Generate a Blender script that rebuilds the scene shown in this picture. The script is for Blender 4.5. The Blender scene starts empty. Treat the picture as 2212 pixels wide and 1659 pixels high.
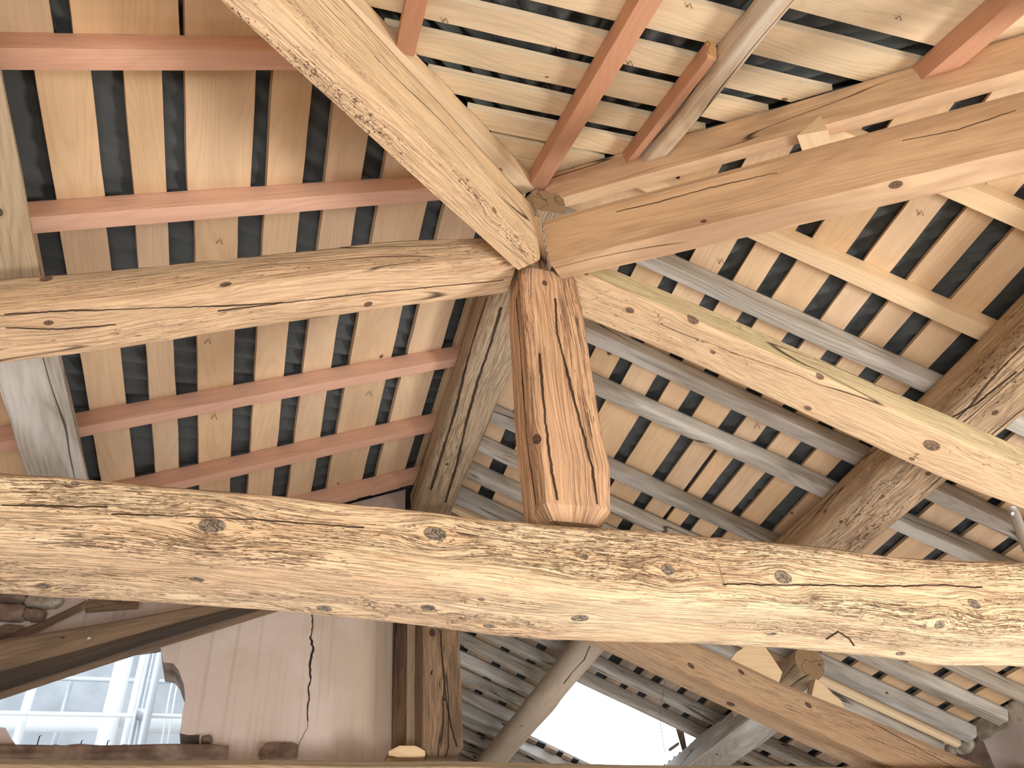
import bpy, math, random
import numpy as np

S = bpy.context.scene
COL = S.collection
R = math.radians

# ------------------------------------------------------------------ camera
EYE = np.array([0.0, 0.0, 1.6])
YAW, PITCH, ROLL, FPX = R(18.81), R(40.61), R(-5.50), 1790.0
_f = np.array([math.sin(YAW)*math.cos(PITCH), math.cos(YAW)*math.cos(PITCH), math.sin(PITCH)])
_r0 = np.array([math.cos(YAW), -math.sin(YAW), 0.0]); _u0 = np.cross(_r0, _f)
_r = _r0*math.cos(ROLL) + _u0*math.sin(ROLL)
_u = -_r0*math.sin(ROLL) + _u0*math.cos(ROLL)
cam_d = bpy.data.cameras.new('camera'); cam = bpy.data.objects.new('camera', cam_d); COL.objects.link(cam)
cam_d.sensor_width = 36.0; cam_d.lens = FPX/2212*36.0; cam_d.clip_start = 0.02
from mathutils import Matrix, Vector
cam.matrix_world = Matrix(((_r[0], _u[0], -_f[0], EYE[0]), (_r[1], _u[1], -_f[1], EYE[1]), (_r[2], _u[2], -_f[2], EYE[2]), (0, 0, 0, 1)))
S.camera = cam

# ------------------------------------------------------------------ world, lights, exposure
S.view_settings.view_transform = 'Standard'; S.view_settings.look = 'None'
S.view_settings.gamma = 1.0; S.view_settings.use_curve_mapping = False
S.view_settings.exposure = 0.0
W = bpy.data.worlds.new('world'); S.world = W; W.use_nodes = True
bg = W.node_tree.nodes['Background']; bg.inputs[0].default_value = (0.80, 0.90, 1.0, 1); bg.inputs[1].default_value = 2.6


def area(name, loc, target, size, power, color, size_y=None):
    d = bpy.data.lights.new(name, 'AREA'); d.energy = power; d.color = color; d.size = size
    if size_y: d.shape = 'RECTANGLE'; d.size_y = size_y
    o = bpy.data.objects.new(name, d); COL.objects.link(o); o.location = loc
    o.rotation_euler = (Vector(target)-Vector(loc)).to_track_quat('-Z', 'Y').to_euler()
    return o


area('window_daylight', (2.9, -0.1, 1.0), (0.6, 1.8, 3.2), 0.65, 88, (1.0, 0.95, 0.88), 0.8)
area('added_back_fill', (-0.2, -1.9, 0.9), (0.3, 2.0, 2.9), 3.0, 215, (1.0, 0.98, 0.96), 2.0)  # added soft fill from behind the camera, no doorway is built there
area('added_far_bay_fill', (1.0, 3.6, 0.25), (1.2, 3.8, 3.5), 3.0, 60, (0.98, 0.97, 1.0), 3.0)  # added upward fill brightening the far bay, not a lamp of the room

# ------------------------------------------------------------------ geometry of the roof
DT = 1.70                                    # the truss stands in the plane y = DT
def ray(x, y):
    return _r*((x-1106)/FPX) - _u*((y-829.5)/FPX) + _f
def atY(x, y, Y):
    d = ray(x, y); return EYE + d*(Y/d[1])
def atZ(x, y, Z):
    d = ray(x, y); return EYE + d*((Z-EYE[2])/d[2])
def atX(x, y, X):
    d = ray(x, y); return EYE + d*(X/d[0])
APEX = atY(1150, 395, DT)
TL, TR, TH = math.tan(R(22.35)), math.tan(R(24.1)), math.tan(R(24.07))
NRM = {'L': np.array([-TL, 0, 1.0]), 'R': np.array([TR, 0, 1.0]), 'H': np.array([0, -TH, 1.0])}
for k in NRM: NRM[k] = NRM[k]/np.linalg.norm(NRM[k])
def pz(k, x, y, off=0.0):
    """height of the underside plane of the boards (off metres below it, square to it)"""
    n = NRM[k]; return (n@APEX - off - n[0]*x - n[1]*y)/n[2]
def hit(x, y, k, off=0.0):
    n = NRM[k]; d = ray(x, y); return EYE + d*((n@APEX - off - n@EYE)/(n@d))
def hipL(x): return DT - (TL/TH)*(APEX[0]-x)
def hipR(x): return DT - (TR/TH)*(x-APEX[0])

# ------------------------------------------------------------------ noise
def _h(i, j, k):
    n = (i*374761393 + j*668265263 + k*2147483647*0 + k*1274126177) & 0xffffffff
    n = ((n ^ (n >> 13))*1274126177) & 0xffffffff
    return ((n ^ (n >> 16)) & 0xffff)/65535.0*2-1
def noise(a, b, c=0.0):
    a, b, c = np.broadcast_arrays(np.asarray(a, float), np.asarray(b, float), np.asarray(c, float))
    ia, ib, ic = np.floor(a).astype(np.int64), np.floor(b).astype(np.int64), np.floor(c).astype(np.int64)
    fa, fb, fc = a-ia, b-ib, c-ic
    fa, fb, fc = [t*t*(3-2*t) for t in (fa, fb, fc)]
    v = 0
    for da in (0, 1):
        for db in (0, 1):
            for dc in (0, 1):
                v = v + _h(ia+da, ib+db, ic+dc)*(fa if da else 1-fa)*(fb if db else 1-fb)*(fc if dc else 1-fc)
    return v

# ------------------------------------------------------------------ materials
def lin(c):
    return tuple(((v/255)/12.92 if v/255 <= 0.04045 else (((v/255)+0.055)/1.055)**2.4) for v in c)+(1.0,)

SAT = 0.80
class NT:
    def __init__(s, m): m.use_nodes = True; s.t = m.node_tree; s.N = s.t.nodes; s.L = s.t.links
    def n(s, ty, **kw):
        nd = s.N.new(ty)
        for k, v in kw.items(): setattr(nd, k, v)
        return nd
    def put(s, sock, v):
        if isinstance(v, bpy.types.NodeSocket): s.L.new(v, sock)
        elif isinstance(v, (tuple, list)) and len(v) == 3 and sock.type == 'RGBA': sock.default_value = tuple(v)+(1,)
        else: sock.default_value = v
    def m(s, op, a, b=0.0, c=None, clamp=False):
        nd = s.n('ShaderNodeMath', operation=op, use_clamp=clamp); s.put(nd.inputs[0], a); s.put(nd.inputs[1], b)
        if c is not None: s.put(nd.inputs[2], c)
        return nd.outputs[0]
    def xyz(s, a, b, c):
        nd = s.n('ShaderNodeCombineXYZ'); s.put(nd.inputs[0], a); s.put(nd.inputs[1], b); s.put(nd.inputs[2], c); return nd.outputs[0]
    def noise(s, v, scale=1.0, detail=2.0, rough=0.5, dist=0.0):
        nd = s.n('ShaderNodeTexNoise'); s.put(nd.inputs['Vector'], v); nd.inputs['Scale'].default_value = scale
        nd.inputs['Detail'].default_value = detail; nd.inputs['Roughness'].default_value = rough; nd.inputs['Distortion'].default_value = dist
        return nd.outputs['Fac']
    def ss(s, v, a, b):
        nd = s.n('ShaderNodeMapRange', interpolation_type='SMOOTHSTEP'); s.put(nd.inputs[0], v)
        s.put(nd.inputs[1], a); s.put(nd.inputs[2], b); nd.inputs[3].default_value = 0; nd.inputs[4].default_value = 1
        return nd.outputs[0]
    def mix(s, f, a, b, mode='MIX'):
        nd = s.n('ShaderNodeMix', data_type='RGBA', blend_type=mode); s.put(nd.inputs[0], f); s.put(nd.inputs[6], a); s.put(nd.inputs[7], b)
        return nd.outputs[2]

def wood(name, light, dark, stain=None, stain_amt=0.5, ring=0.5, fine=0.5, crack=0.0, worm=0.0, knots='vor', density=0.35,
         knot_r=0.011, knot_col=(70, 45, 28), vary=0.25, bump=0.6, worm_col=(95, 60, 32), crack_col=(45, 28, 16), edge=None, cs=3.0, wsc=(34.0, 190.0), fsc=(9.0, 230.0), worm_edge=False, fur=0.5, edge_amt=0.75, cw=0.0016):
    m = bpy.data.materials.new(name); t = NT(m); bs = t.N['Principled BSDF']
    at = t.n('ShaderNodeAttribute', attribute_name='gc'); sp = t.n('ShaderNodeSeparateXYZ'); t.L.new(at.outputs['Vector'], sp.inputs[0])
    s_, c_, q_ = sp.outputs
    if knots == 'vor':
        vo = t.n('ShaderNodeTexVoronoi', voronoi_dimensions='2D', feature='F1'); vo.inputs['Scale'].default_value = cs
        a = t.m('ADD', s_, t.m('MULTIPLY', q_, 13.7)); b = t.m('ADD', c_, t.m('MULTIPLY', q_, 7.3))
        v = t.xyz(a, b, 0.0); t.L.new(v, vo.inputs['Vector'])
        ps = t.n('ShaderNodeSeparateXYZ'); t.L.new(vo.outputs['Position'], ps.inputs[0])
        ds = t.m('SUBTRACT', a, ps.outputs[0]); dc = t.m('SUBTRACT', b, ps.outputs[1])
        cr = t.n('ShaderNodeSeparateColor'); t.L.new(vo.outputs['Color'], cr.inputs[0])
        on = t.m('LESS_THAN', cr.outputs[0], density); rr = t.m('MULTIPLY', t.m('ADD', t.m('MULTIPLY', cr.outputs[1], 1.0), 0.4), knot_r)
    else:
        ak = t.n('ShaderNodeAttribute', attribute_name='kv'); kp = t.n('ShaderNodeSeparateXYZ'); t.L.new(ak.outputs['Vector'], kp.inputs[0])
        ds, dc, rr = kp.outputs; on = t.m('GREATER_THAN', rr, 0.001)
        rr = t.m('MAXIMUM', rr, 0.002)
    ns = t.m('DIVIDE', ds, rr); nc = t.m('DIVIDE', dc, rr)
    wgt = t.m('MULTIPLY', t.m('EXPONENT', t.m('MULTIPLY', t.m('ADD', t.m('MULTIPLY', t.m('MULTIPLY', ns, ns), 0.07), t.m('MULTIPLY', t.m('MULTIPLY', nc, nc), 0.16)), -1.0)), on)
    c2 = t.m('SUBTRACT', c_, t.m('MULTIPLY', t.m('MULTIPLY', dc, wgt), 0.85))
    wob = t.noise(t.xyz(t.m('MULTIPLY', s_, 1.1), t.m('MULTIPLY', c_, 2.0), q_), 1.0, 2.0)
    c2 = t.m('ADD', c2, t.m('MULTIPLY', t.m('SUBTRACT', wob, 0.5), 0.09))
    # growth rings cut along the log: contour bands of a long smooth field
    fld = t.noise(t.xyz(t.m('MULTIPLY', s_, 0.75), t.m('MULTIPLY', c2, 5.0), q_), 1.0, 1.5, 0.4)
    bands = t.m('SINE', t.m('MULTIPLY', fld, 150.0)); bands = t.m('MULTIPLY', t.m('ADD', bands, 1.0), 0.5)
    bands = t.m('POWER', bands, 2.5)
    fg = t.noise(t.xyz(t.m('MULTIPLY', s_, 3.0), t.m('MULTIPLY', c2, 150.0), q_), 1.0, 3.0, 0.6)
    fg = t.ss(fg, 0.35, 0.72)
    blot = t.noise(t.xyz(t.m('MULTIPLY', s_, 2.2), t.m('MULTIPLY', c_, 9.0), t.m('ADD', q_, 5.0)), 1.0, 3.0, 0.55)
    tone = t.m('ADD', t.m('MULTIPLY', bands, ring*0.5), t.m('MULTIPLY', fg, fine*0.45), clamp=True)
    tone = t.m('ADD', tone, t.m('MULTIPLY', t.m('SUBTRACT', blot, 0.5), 0.45), clamp=True)
    col = t.mix(tone, lin(light), lin(dark))
    if stain:
        sn = t.noise(t.xyz(t.m('MULTIPLY', s_, 1.3), t.m('MULTIPLY', c_, 7.0), t.m('ADD', q_, 11.0)), 1.0, 4.0, 0.6)
        col = t.mix(t.m('MULTIPLY', t.ss(sn, 0.42, 0.62), stain_amt), col, lin(stain))
    ea = t.n('ShaderNodeAttribute', attribute_name='edge')
    if edge:
        en = t.m('ADD', ea.outputs['Fac'], t.m('MULTIPLY', t.m('SUBTRACT', t.noise(t.xyz(t.m('MULTIPLY', s_, 6), t.m('MULTIPLY', c_, 20), q_), 1.0, 3.0), 0.5), 0.8))
        col = t.mix(t.m('MULTIPLY', t.ss(en, 0.38, 0.72), edge_amt), col, lin(edge))
    hgt = t.m('MULTIPLY', fg, -0.35)
    hgt = t.m('ADD', hgt, t.m('MULTIPLY', bands, -0.35))
    if crack:
        cn = t.noise(t.xyz(t.m('MULTIPLY', s_, 0.55), t.m('MULTIPLY', c2, 7.0), t.m('ADD', q_, 3.0)), 1.0, 2.5, 0.35)
        ca = t.m('ABSOLUTE', t.m('SUBTRACT', cn, 0.5))
        mk = t.ss(t.noise(t.xyz(t.m('MULTIPLY', s_, 1.6), t.m('MULTIPLY', c_, 5.0), t.m('ADD', q_, 8.0)), 1.0, 1.0), 0.45, 0.56)
        cm = t.m('MULTIPLY', t.m('SUBTRACT', 1.0, t.ss(ca, 0.0, 0.006+0.01*crack)), mk)
        col = t.mix(t.m('MULTIPLY', cm, 0.9), col, lin(crack_col)); hgt = t.m('SUBTRACT', hgt, t.m('MULTIPLY', cm, 2.5))
    if worm:
        wn = t.noise(t.xyz(t.m('MULTIPLY', s_, wsc[0]), t.m('MULTIPLY', c2, wsc[1]), q_), 1.0, 2.5, 0.65, 0.9)
        wp = t.noise(t.xyz(t.m('MULTIPLY', s_, 1.5), t.m('MULTIPLY', c_, 11.0), t.m('ADD', q_, 21.0)), 1.0, 2.0)
        th = t.m('SUBTRACT', 0.80-0.1*worm, t.m('MULTIPLY', t.ss(wp, 0.38, 0.62), 0.165))
        wm = t.ss(t.m('SUBTRACT', wn, th), 0.0, 0.045)
        if worm_edge: wm = t.m('MULTIPLY', wm, t.ss(ea.outputs['Fac'], 0.25, 0.7))
        # long eroded furrows between the hard rings
        fu = t.noise(t.xyz(t.m('MULTIPLY', s_, fsc[0]), t.m('MULTIPLY', c2, fsc[1]), t.m('ADD', q_, 31.0)), 1.0, 3.0, 0.62, 0.5)
        fm = t.m('MULTIPLY', t.ss(fu, 0.50, 0.66), t.ss(wp, 0.22, 0.60))
        col = t.mix(t.m('MULTIPLY', fm, fur, clamp=True), col, lin(worm_col))
        col = t.mix(t.m('MULTIPLY', wm, 0.85), col, lin(tuple(v*0.75 for v in worm_col)))
        hgt = t.m('SUBTRACT', t.m('SUBTRACT', hgt, t.m('MULTIPLY', wm, 1.6)), t.m('MULTIPLY', fm, 1.3))
    if knots == 'attr':
        ac = t.n('ShaderNodeAttribute', attribute_name='ckv'); sc = t.n('ShaderNodeSeparateXYZ'); t.L.new(ac.outputs['Vector'], sc.inputs[0])
        wb = t.m('MULTIPLY', t.m('SUBTRACT', t.noise(t.xyz(t.m('MULTIPLY', s_, 30.0), 0.0, q_), 1.0, 3.0, 0.6), 0.5), 0.010)
        wv = t.m('MULTIPLY', t.noise(t.xyz(t.m('MULTIPLY', s_, 5.0), 4.0, q_), 1.0, 2.0), 2.0*cw)
        for o3 in sc.outputs:
            dd = t.m('ABSOLUTE', t.m('ADD', o3, wb))
            cm = t.m('SUBTRACT', 1.0, t.ss(dd, t.m('MULTIPLY', wv, 0.6), t.m('MULTIPLY', wv, 1.5)))
            ex = t.m('LESS_THAN', t.m('ABSOLUTE', o3), 0.2); cm = t.m('MULTIPLY', cm, ex)
            col = t.mix(t.m('MULTIPLY', cm, 0.92), col, lin(crack_col)); hgt = t.m('SUBTRACT', hgt, t.m('MULTIPLY', cm, 3.0))
    kd = t.m('SQRT', t.m('ADD', t.m('MULTIPLY', t.m('MULTIPLY', ns, ns), 0.55), t.m('MULTIPLY', nc, nc)))
    kn = t.m('MULTIPLY', t.m('SUBTRACT', 1.0, t.ss(t.m('ADD', kd, t.m('MULTIPLY', t.m('SUBTRACT', blot, 0.5), 0.8)), 0.82, 1.0)), on)
    halo = t.m('MULTIPLY', t.m('SUBTRACT', 1.0, t.ss(kd, 0.9, 2.2)), on)
    col = t.mix(t.m('MULTIPLY', halo, 0.22), col, lin(dark))
    ck = t.noise(t.xyz(t.m('MULTIPLY', ns, 1.2), t.m('MULTIPLY', nc, 1.2), q_), 1.0, 2.0)
    ckm = t.m('SUBTRACT', 1.0, t.ss(t.m('ABSOLUTE', t.m('SUBTRACT', ck, 0.5)), 0.0, 0.035))
    kc = t.mix(t.m('MULTIPLY', ckm, 0.8), lin(knot_col), lin(tuple(v*0.35 for v in knot_col)))
    col = t.mix(t.m('MULTIPLY', kn, 0.9), col, kc)
    hgt = t.m('ADD', hgt, t.m('MULTIPLY', t.m('MULTIPLY', kn, t.m('SUBTRACT', 0.6, ckm)), 0.8))
    oi = t.n('ShaderNodeObjectInfo')
    hs = t.n('ShaderNodeHueSaturation'); t.L.new(col, hs.inputs['Color'])
    t.put(hs.inputs['Value'], t.m('ADD', 1.0-vary*0.5, t.m('MULTIPLY', oi.outputs['Random'], vary)))
    t.put(hs.inputs['Saturation'], t.m('ADD', SAT-vary*0.4, t.m('MULTIPLY', t.m('FRACT', t.m('MULTIPLY', oi.outputs['Random'], 7.7)), vary*0.8)))
    t.L.new(hs.outputs[0], bs.inputs['Base Color'])
    bs.inputs['Roughness'].default_value = 0.78; bs.inputs['Specular IOR Level'].default_value = 0.25
    bp = t.n('ShaderNodeBump'); bp.inputs['Strength'].default_value = bump; bp.inputs['Distance'].default_value = 0.004
    t.L.new(hgt, bp.inputs['Height']); t.L.new(bp.outputs[0], bs.inputs['Normal'])
    return m

def endgrain(name, light, dark):
    m = bpy.data.materials.new(name); t = NT(m); bs = t.N['Principled BSDF']
    at = t.n('ShaderNodeAttribute', attribute_name='gc')
    no = t.noise(at.outputs['Vector'], 14.0, 2.0)
    sp = t.n('ShaderNodeSeparateXYZ'); t.L.new(at.outputs['Vector'], sp.inputs[0])
    rr = t.m('SQRT', t.m('ADD', t.m('MULTIPLY', sp.outputs[0], sp.outputs[0]), t.m('MULTIPLY', sp.outputs[1], sp.outputs[1])))
    rg = t.m('SINE', t.m('ADD', t.m('MULTIPLY', rr, 620.0), t.m('MULTIPLY', no, 9.0)))
    ck = t.noise(t.xyz(t.m('MULTIPLY', sp.outputs[0], 9), t.m('MULTIPLY', sp.outputs[1], 9), sp.outputs[2]), 1.0, 2.0)
    cm = t.m('SUBTRACT', 1.0, t.ss(t.m('ABSOLUTE', t.m('SUBTRACT', ck, 0.5)), 0.0, 0.02))
    f = t.m('ADD', t.m('MULTIPLY', t.m('ADD', rg, 1.0), 0.22), t.m('MULTIPLY', no, 0.6), clamp=True)
    col = t.mix(f, lin(light), lin(dark)); col = t.mix(t.m('MULTIPLY', cm, 0.7), col, lin((50, 32, 20)))
    t.L.new(col, bs.inputs['Base Color']); bs.inputs['Roughness'].default_value = 0.85
    return m

def plaster(name, a, b, scale=3.0, bump=0.4, c=None, rough=0.9, vstreak=False):
    m = bpy.data.materials.new(name); t = NT(m); bs = t.N['Principled BSDF']
    tc = t.n('ShaderNodeTexCoord'); v = tc.outputs['Object']
    n1 = t.noise(v, scale, 5.0, 0.6); n2 = t.noise(v, scale*14, 4.0, 0.6)
    col = t.mix(t.ss(n1, 0.35, 0.65), lin(a), lin(b))
    if c: col = t.mix(t.m('MULTIPLY', t.ss(t.noise(v, scale*0.6, 4.0, 0.7, 0.5), 0.5, 0.68), 0.75), col, lin(c))
    if vstreak:
        sp = t.n('ShaderNodeSeparateXYZ'); t.L.new(v, sp.inputs[0])
        st = t.noise(t.xyz(t.m('MULTIPLY', sp.outputs[0], 40), 0.0, t.m('MULTIPLY', sp.outputs[2], 1.2)), 1.0, 3.0)
        col = t.mix(t.m('MULTIPLY', t.ss(st, 0.5, 0.7), 0.25), col, lin((150, 130, 112)))
    t.L.new(col, bs.inputs['Base Color']); bs.inputs['Roughness'].default_value = rough
    bp = t.n('ShaderNodeBump'); bp.inputs['Strength'].default_value = bump; bp.inputs['Distance'].default_value = 0.006
    t.L.new(t.m('ADD', n1, t.m('MULTIPLY', n2, 0.4)), bp.inputs['Height']); t.L.new(bp.outputs[0], bs.inputs['Normal'])
    return m

def flat(name, c, rough=0.6, metal=0.0, n=0.0):
    m = bpy.data.materials.new(name); t = NT(m); bs = t.N['Principled BSDF']
    if n:
        tc = t.n('ShaderNodeTexCoord'); no = t.noise(tc.outputs['Object'], 9.0, 4.0, 0.6)
        col = t.mix(no, lin(c), lin(tuple(v*(1-n) for v in c))); t.L.new(col, bs.inputs['Base Color'])
    else: bs.inputs['Base Color'].default_value = lin(c)
    bs.inputs['Roughness'].default_value = rough; bs.inputs['Metallic'].default_value = metal
    return m

M_TIE = wood('worm_eaten_tie', (240, 210, 162), (218, 172, 116), stain=(222, 174, 120), stain_amt=0.5, ring=0.55, fine=0.9, crack=0.0, worm=1.0,
             knots='attr', knot_col=(134, 122, 108), vary=0.0, bump=1.0, worm_col=(176, 130, 84), fur=0.42, wsc=(38.0, 300.0), fsc=(11.0, 300.0))
M_KP = wood('king_post_wood', (226, 176, 122), (184, 124, 74), stain=(206, 160, 112), stain_amt=0.4, ring=0.7, fine=1.0, crack=0.0, worm=0.5,
            knots='attr', knot_col=(96, 62, 44), vary=0.0, bump=1.0, worm_col=(134, 88, 52), fur=0.42, wsc=(14.0, 260.0), fsc=(3.5, 170.0), cw=0.003)
M_OAK = wood('old_beam', (232, 192, 140), (198, 146, 92), stain=(188, 150, 104), stain_amt=0.55, ring=0.7, fine=0.6, crack=0.12, worm=0.1,
             knots='attr', knot_col=(110, 82, 62), vary=0.0, bump=0.7, edge=(176, 148, 108), fur=0.25, cw=0.0018)
M_UL = wood('wormy_hip_beam', (238, 206, 154), (214, 172, 118), stain=(228, 184, 128), stain_amt=0.4, ring=0.3, fine=0.35, crack=0.08, worm=1.15,
            knots='attr', knot_col=(150, 110, 90), vary=0.0, bump=0.8, worm_col=(128, 86, 48), worm_edge=True, wsc=(95.0, 170.0), fur=0.15, edge=(224, 178, 126), edge_amt=0.5)
M_RB = wood('hewn_hip_beam', (230, 190, 138), (196, 148, 98), stain=(150, 98, 60), stain_amt=0.5, ring=0.4, fine=0.5, crack=0.2, worm=0.0,
            knots='attr', knot_col=(100, 76, 60), vary=0.0, bump=0.5)
M_RL = wood('right_principal_wood', (230, 196, 142), (204, 150, 98), stain=(222, 178, 124), stain_amt=0.4, ring=0.5, fine=0.5, crack=0.06, worm=0.12,
            knots='attr', knot_col=(128, 96, 78), vary=0.0, bump=0.6, edge=(204, 186, 134), fur=0.2, edge_amt=0.9)
M_RL2 = wood('brown_principal_wood', (196, 156, 110), (160, 118, 78), stain=(206, 172, 128), stain_amt=0.5, ring=0.3, fine=0.5, crack=0.2, worm=0.1,
             knots='attr', knot_col=(88, 64, 50), vary=0.0, bump=0.5)
M_GREY = wood('weathered_grey_wood', (178, 170, 156), (122, 112, 98), stain=(214, 212, 206), stain_amt=0.75, ring=0.5, fine=0.8, crack=0.25, worm=0.0,
              density=0.25, knot_r=0.016, knot_col=(90, 80, 70), vary=0.3, bump=0.7)
M_PUR = wood('wormy_purlin_wood', (214, 180, 134), (168, 128, 88), stain=(186, 156, 116), stain_amt=0.6, ring=0.6, fine=0.8, crack=0.15, worm=0.7, knots='attr', knot_col=(104, 74, 54),
            vary=0.0, bump=0.9, worm_col=(112, 72, 42), fur=0.35, wsc=(40.0, 190.0), cw=0.003)
M_POLE = wood('smooth_pole_wood', (204, 184, 156), (170, 146, 118), stain=(186, 172, 152), stain_amt=0.5, ring=0.4, fine=0.5, crack=0.0, worm=0.0, knots='attr', knot_col=(100, 84, 70),
            vary=0.0, bump=0.4, cw=0.003)
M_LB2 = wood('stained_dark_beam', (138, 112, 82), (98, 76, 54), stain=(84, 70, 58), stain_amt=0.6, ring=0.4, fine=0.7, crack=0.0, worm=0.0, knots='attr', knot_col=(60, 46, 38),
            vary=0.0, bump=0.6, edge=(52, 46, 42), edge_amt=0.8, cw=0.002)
M_WEA = wood('whitish_weathered_wood', (214, 186, 146), (172, 136, 98), stain=(222, 212, 196), stain_amt=0.8, ring=0.5, fine=0.8, crack=0.6, worm=0.0,
             density=0.1, vary=0.0, bump=0.8)
M_HB = wood('ridge_wood', (202, 176, 136), (150, 118, 82), stain=(172, 152, 122), stain_amt=0.6, ring=0.6, fine=0.8, crack=0.25, worm=0.12, knots='attr', knot_col=(84, 68, 54),
            vary=0.0, bump=0.8, cw=0.0045, fur=0.25)
M_K2 = wood('far_post_wood', (160, 128, 92), (112, 84, 58), stain=(92, 74, 58), stain_amt=0.6, ring=0.5, fine=0.8, crack=0.2, worm=0.1, knots='attr', knot_col=(60, 46, 38),
            vary=0.0, bump=0.7, cw=0.003, fur=0.3)
M_TAN = wood('weathered_tan_wood', (202, 176, 136), (150, 118, 82), stain=(172, 152, 122), stain_amt=0.6, ring=0.6, fine=0.8, crack=0.12, worm=0.0,
             density=0.3, knot_r=0.016, knot_col=(84, 68, 54), vary=0.12, bump=0.8)
M_BRN = wood('dark_brown_wood', (140, 108, 76), (96, 70, 48), stain=(76, 62, 52), stain_amt=0.7, ring=0.5, fine=0.7, crack=0.5, worm=0.1,
             density=0.3, knot_r=0.014, knot_col=(60, 46, 38), vary=0.12, bump=0.7)
M_RED = wood('reddish_rafter_wood', (222, 168, 132), (184, 120, 88), stain=(206, 146, 118), stain_amt=0.4, ring=0.3, fine=0.35, density=0.45,
             knot_r=0.013, knot_col=(120, 62, 42), vary=0.10, bump=0.3)
M_ORG = wood('orange_rafter_wood', (208, 140, 88), (180, 108, 62), ring=0.25, fine=0.3, density=0.15, knot_col=(110, 56, 34), vary=0.08, bump=0.3)
M_PINE = wood('pale_pine_wood', (240, 208, 156), (214, 168, 108), ring=0.3, fine=0.35, density=0.5, knot_r=0.013, knot_col=(170, 116, 66), vary=0.06, bump=0.3)
M_BRD = wood('roof_board_wood', (228, 190, 138), (198, 152, 100), stain=(186, 150, 108), stain_amt=0.35, ring=0.4, fine=0.35, density=0.30,
             knot_r=0.010, knot_col=(104, 72, 46), vary=0.16, bump=0.25, cs=3.6)
M_HBRD = wood('hip_board_wood', (238, 212, 166), (212, 178, 126), stain=(184, 168, 136), stain_amt=0.35, ring=0.5, fine=0.4, density=0.22,
              knot_r=0.011, knot_col=(130, 96, 62), vary=0.10, bump=0.25, cs=3.6)
M_DBRD = wood('old_roof_board_wood', (176, 150, 120), (128, 104, 80), stain=(112, 104, 96), stain_amt=0.6, ring=0.4, fine=0.6, density=0.3, vary=0.3, bump=0.4)
E_OLD = endgrain('old_end_grain', (176, 150, 114), (122, 98, 70))
E_NEW = endgrain('new_end_grain', (226, 186, 132), (190, 142, 92))
M_SHEET = flat('bitumen_sheet', (88, 93, 94), 0.85, n=0.25)
M_PLAST = plaster('pink_plaster', (222, 210, 205), (212, 197, 188), 2.2, 0.25, c=(196, 180, 160), vstreak=True)
M_PLAST2 = plaster('grey_plaster', (200, 190, 186), (186, 176, 172), 2.0, 0.2)
M_STONE = plaster('rubble_stone', (168, 150, 134), (118, 100, 88), 9.0, 1.0)
M_MORTAR = plaster('old_mortar', (196, 188, 174), (140, 128, 114), 14.0, 1.0)
M_FLOOR = plaster('dusty_floor', (196, 182, 162), (170, 152, 130), 2.0, 0.3)
M_ROOMW = plaster('room_plaster', (206, 196, 184), (190, 178, 164), 1.5, 0.2)
M_FACADE = plaster('outside_facade', (184, 186, 188), (164, 166, 168), 3.0, 0.3)
M_STEEL = flat('galvanised_steel', (206, 210, 214), 0.4, 0.3)
M_WHITE = flat('white_painted', (245, 246, 246), 0.5)
M_IRON = flat('rusty_iron', (84, 66, 54), 0.6, 0.3, n=0.4)
M_WIRE = flat('dusty_wire', (150, 146, 142), 0.6, 0.2)
M_ZINC = flat('dull_zinc', (176, 176, 172), 0.5, 0.5)

# ------------------------------------------------------------------ mesh helpers
def tag(o, label=None, cat=None, group=None, kind=None):
    if o.parent is not None:
        if label: o['label'] = label
        return o
    if label: o['label'] = label
    if cat: o['category'] = cat
    if group: o['group'] = group
    o['kind'] = kind or 'thing'
    return o

def mesh_obj(name, V, F, mats, parent=None, attrs=None, fm=None, smooth=False, origin=None):
    V = np.asarray(V, float)
    if origin is None: origin = V.mean(0) if parent is None else np.zeros(3)
    me = bpy.data.meshes.new(name); me.from_pydata((V-origin).tolist(), [], F)
    for m in (mats if isinstance(mats, (list, tuple)) else [mats]): me.materials.append(m)
    if fm is not None: me.polygons.foreach_set('material_index', fm)
    if smooth: me.polygons.foreach_set('use_smooth', [True]*len(me.polygons))
    for an, arr in (attrs or {}).items():
        arr = np.asarray(arr, float)
        a = me.attributes.new(an, 'FLOAT_VECTOR' if arr.ndim == 2 else 'FLOAT', 'POINT')
        a.data.foreach_set('vector' if arr.ndim == 2 else 'value', arr.ravel())
    me.update(); o = bpy.data.objects.new(name, me); COL.objects.link(o)
    if parent is None: o.location = origin.tolist()
    else:
        o.parent = parent; o.location = (origin - np.array(parent.location)).tolist()
    return o

def ringpts(n, r):
    """unit rounded square, n points per side, corner fraction r (0..1); starts at the middle of the top"""
    pts = []
    for side in range(4):
        for i in range(n):
            a = (i/n - 0.5)
            pts.append((side, a*2))
    P = []
    for side, u in pts:
        p = np.array([u, 1.0])
        if abs(u) > 1-r and r > 0:
            k = (abs(u)-(1-r))/r; ang = k*math.pi/4
            p = np.array([math.copysign((1-r)+r*math.sin(ang), u), (1-r)+r*math.cos(ang)])
        c, s = [(1, 0), (0, -1), (-1, 0), (0, 1)][side]
        P.append((c*p[0]-s*p[1], s*p[0]+c*p[1]))
    return np.array(P)

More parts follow.
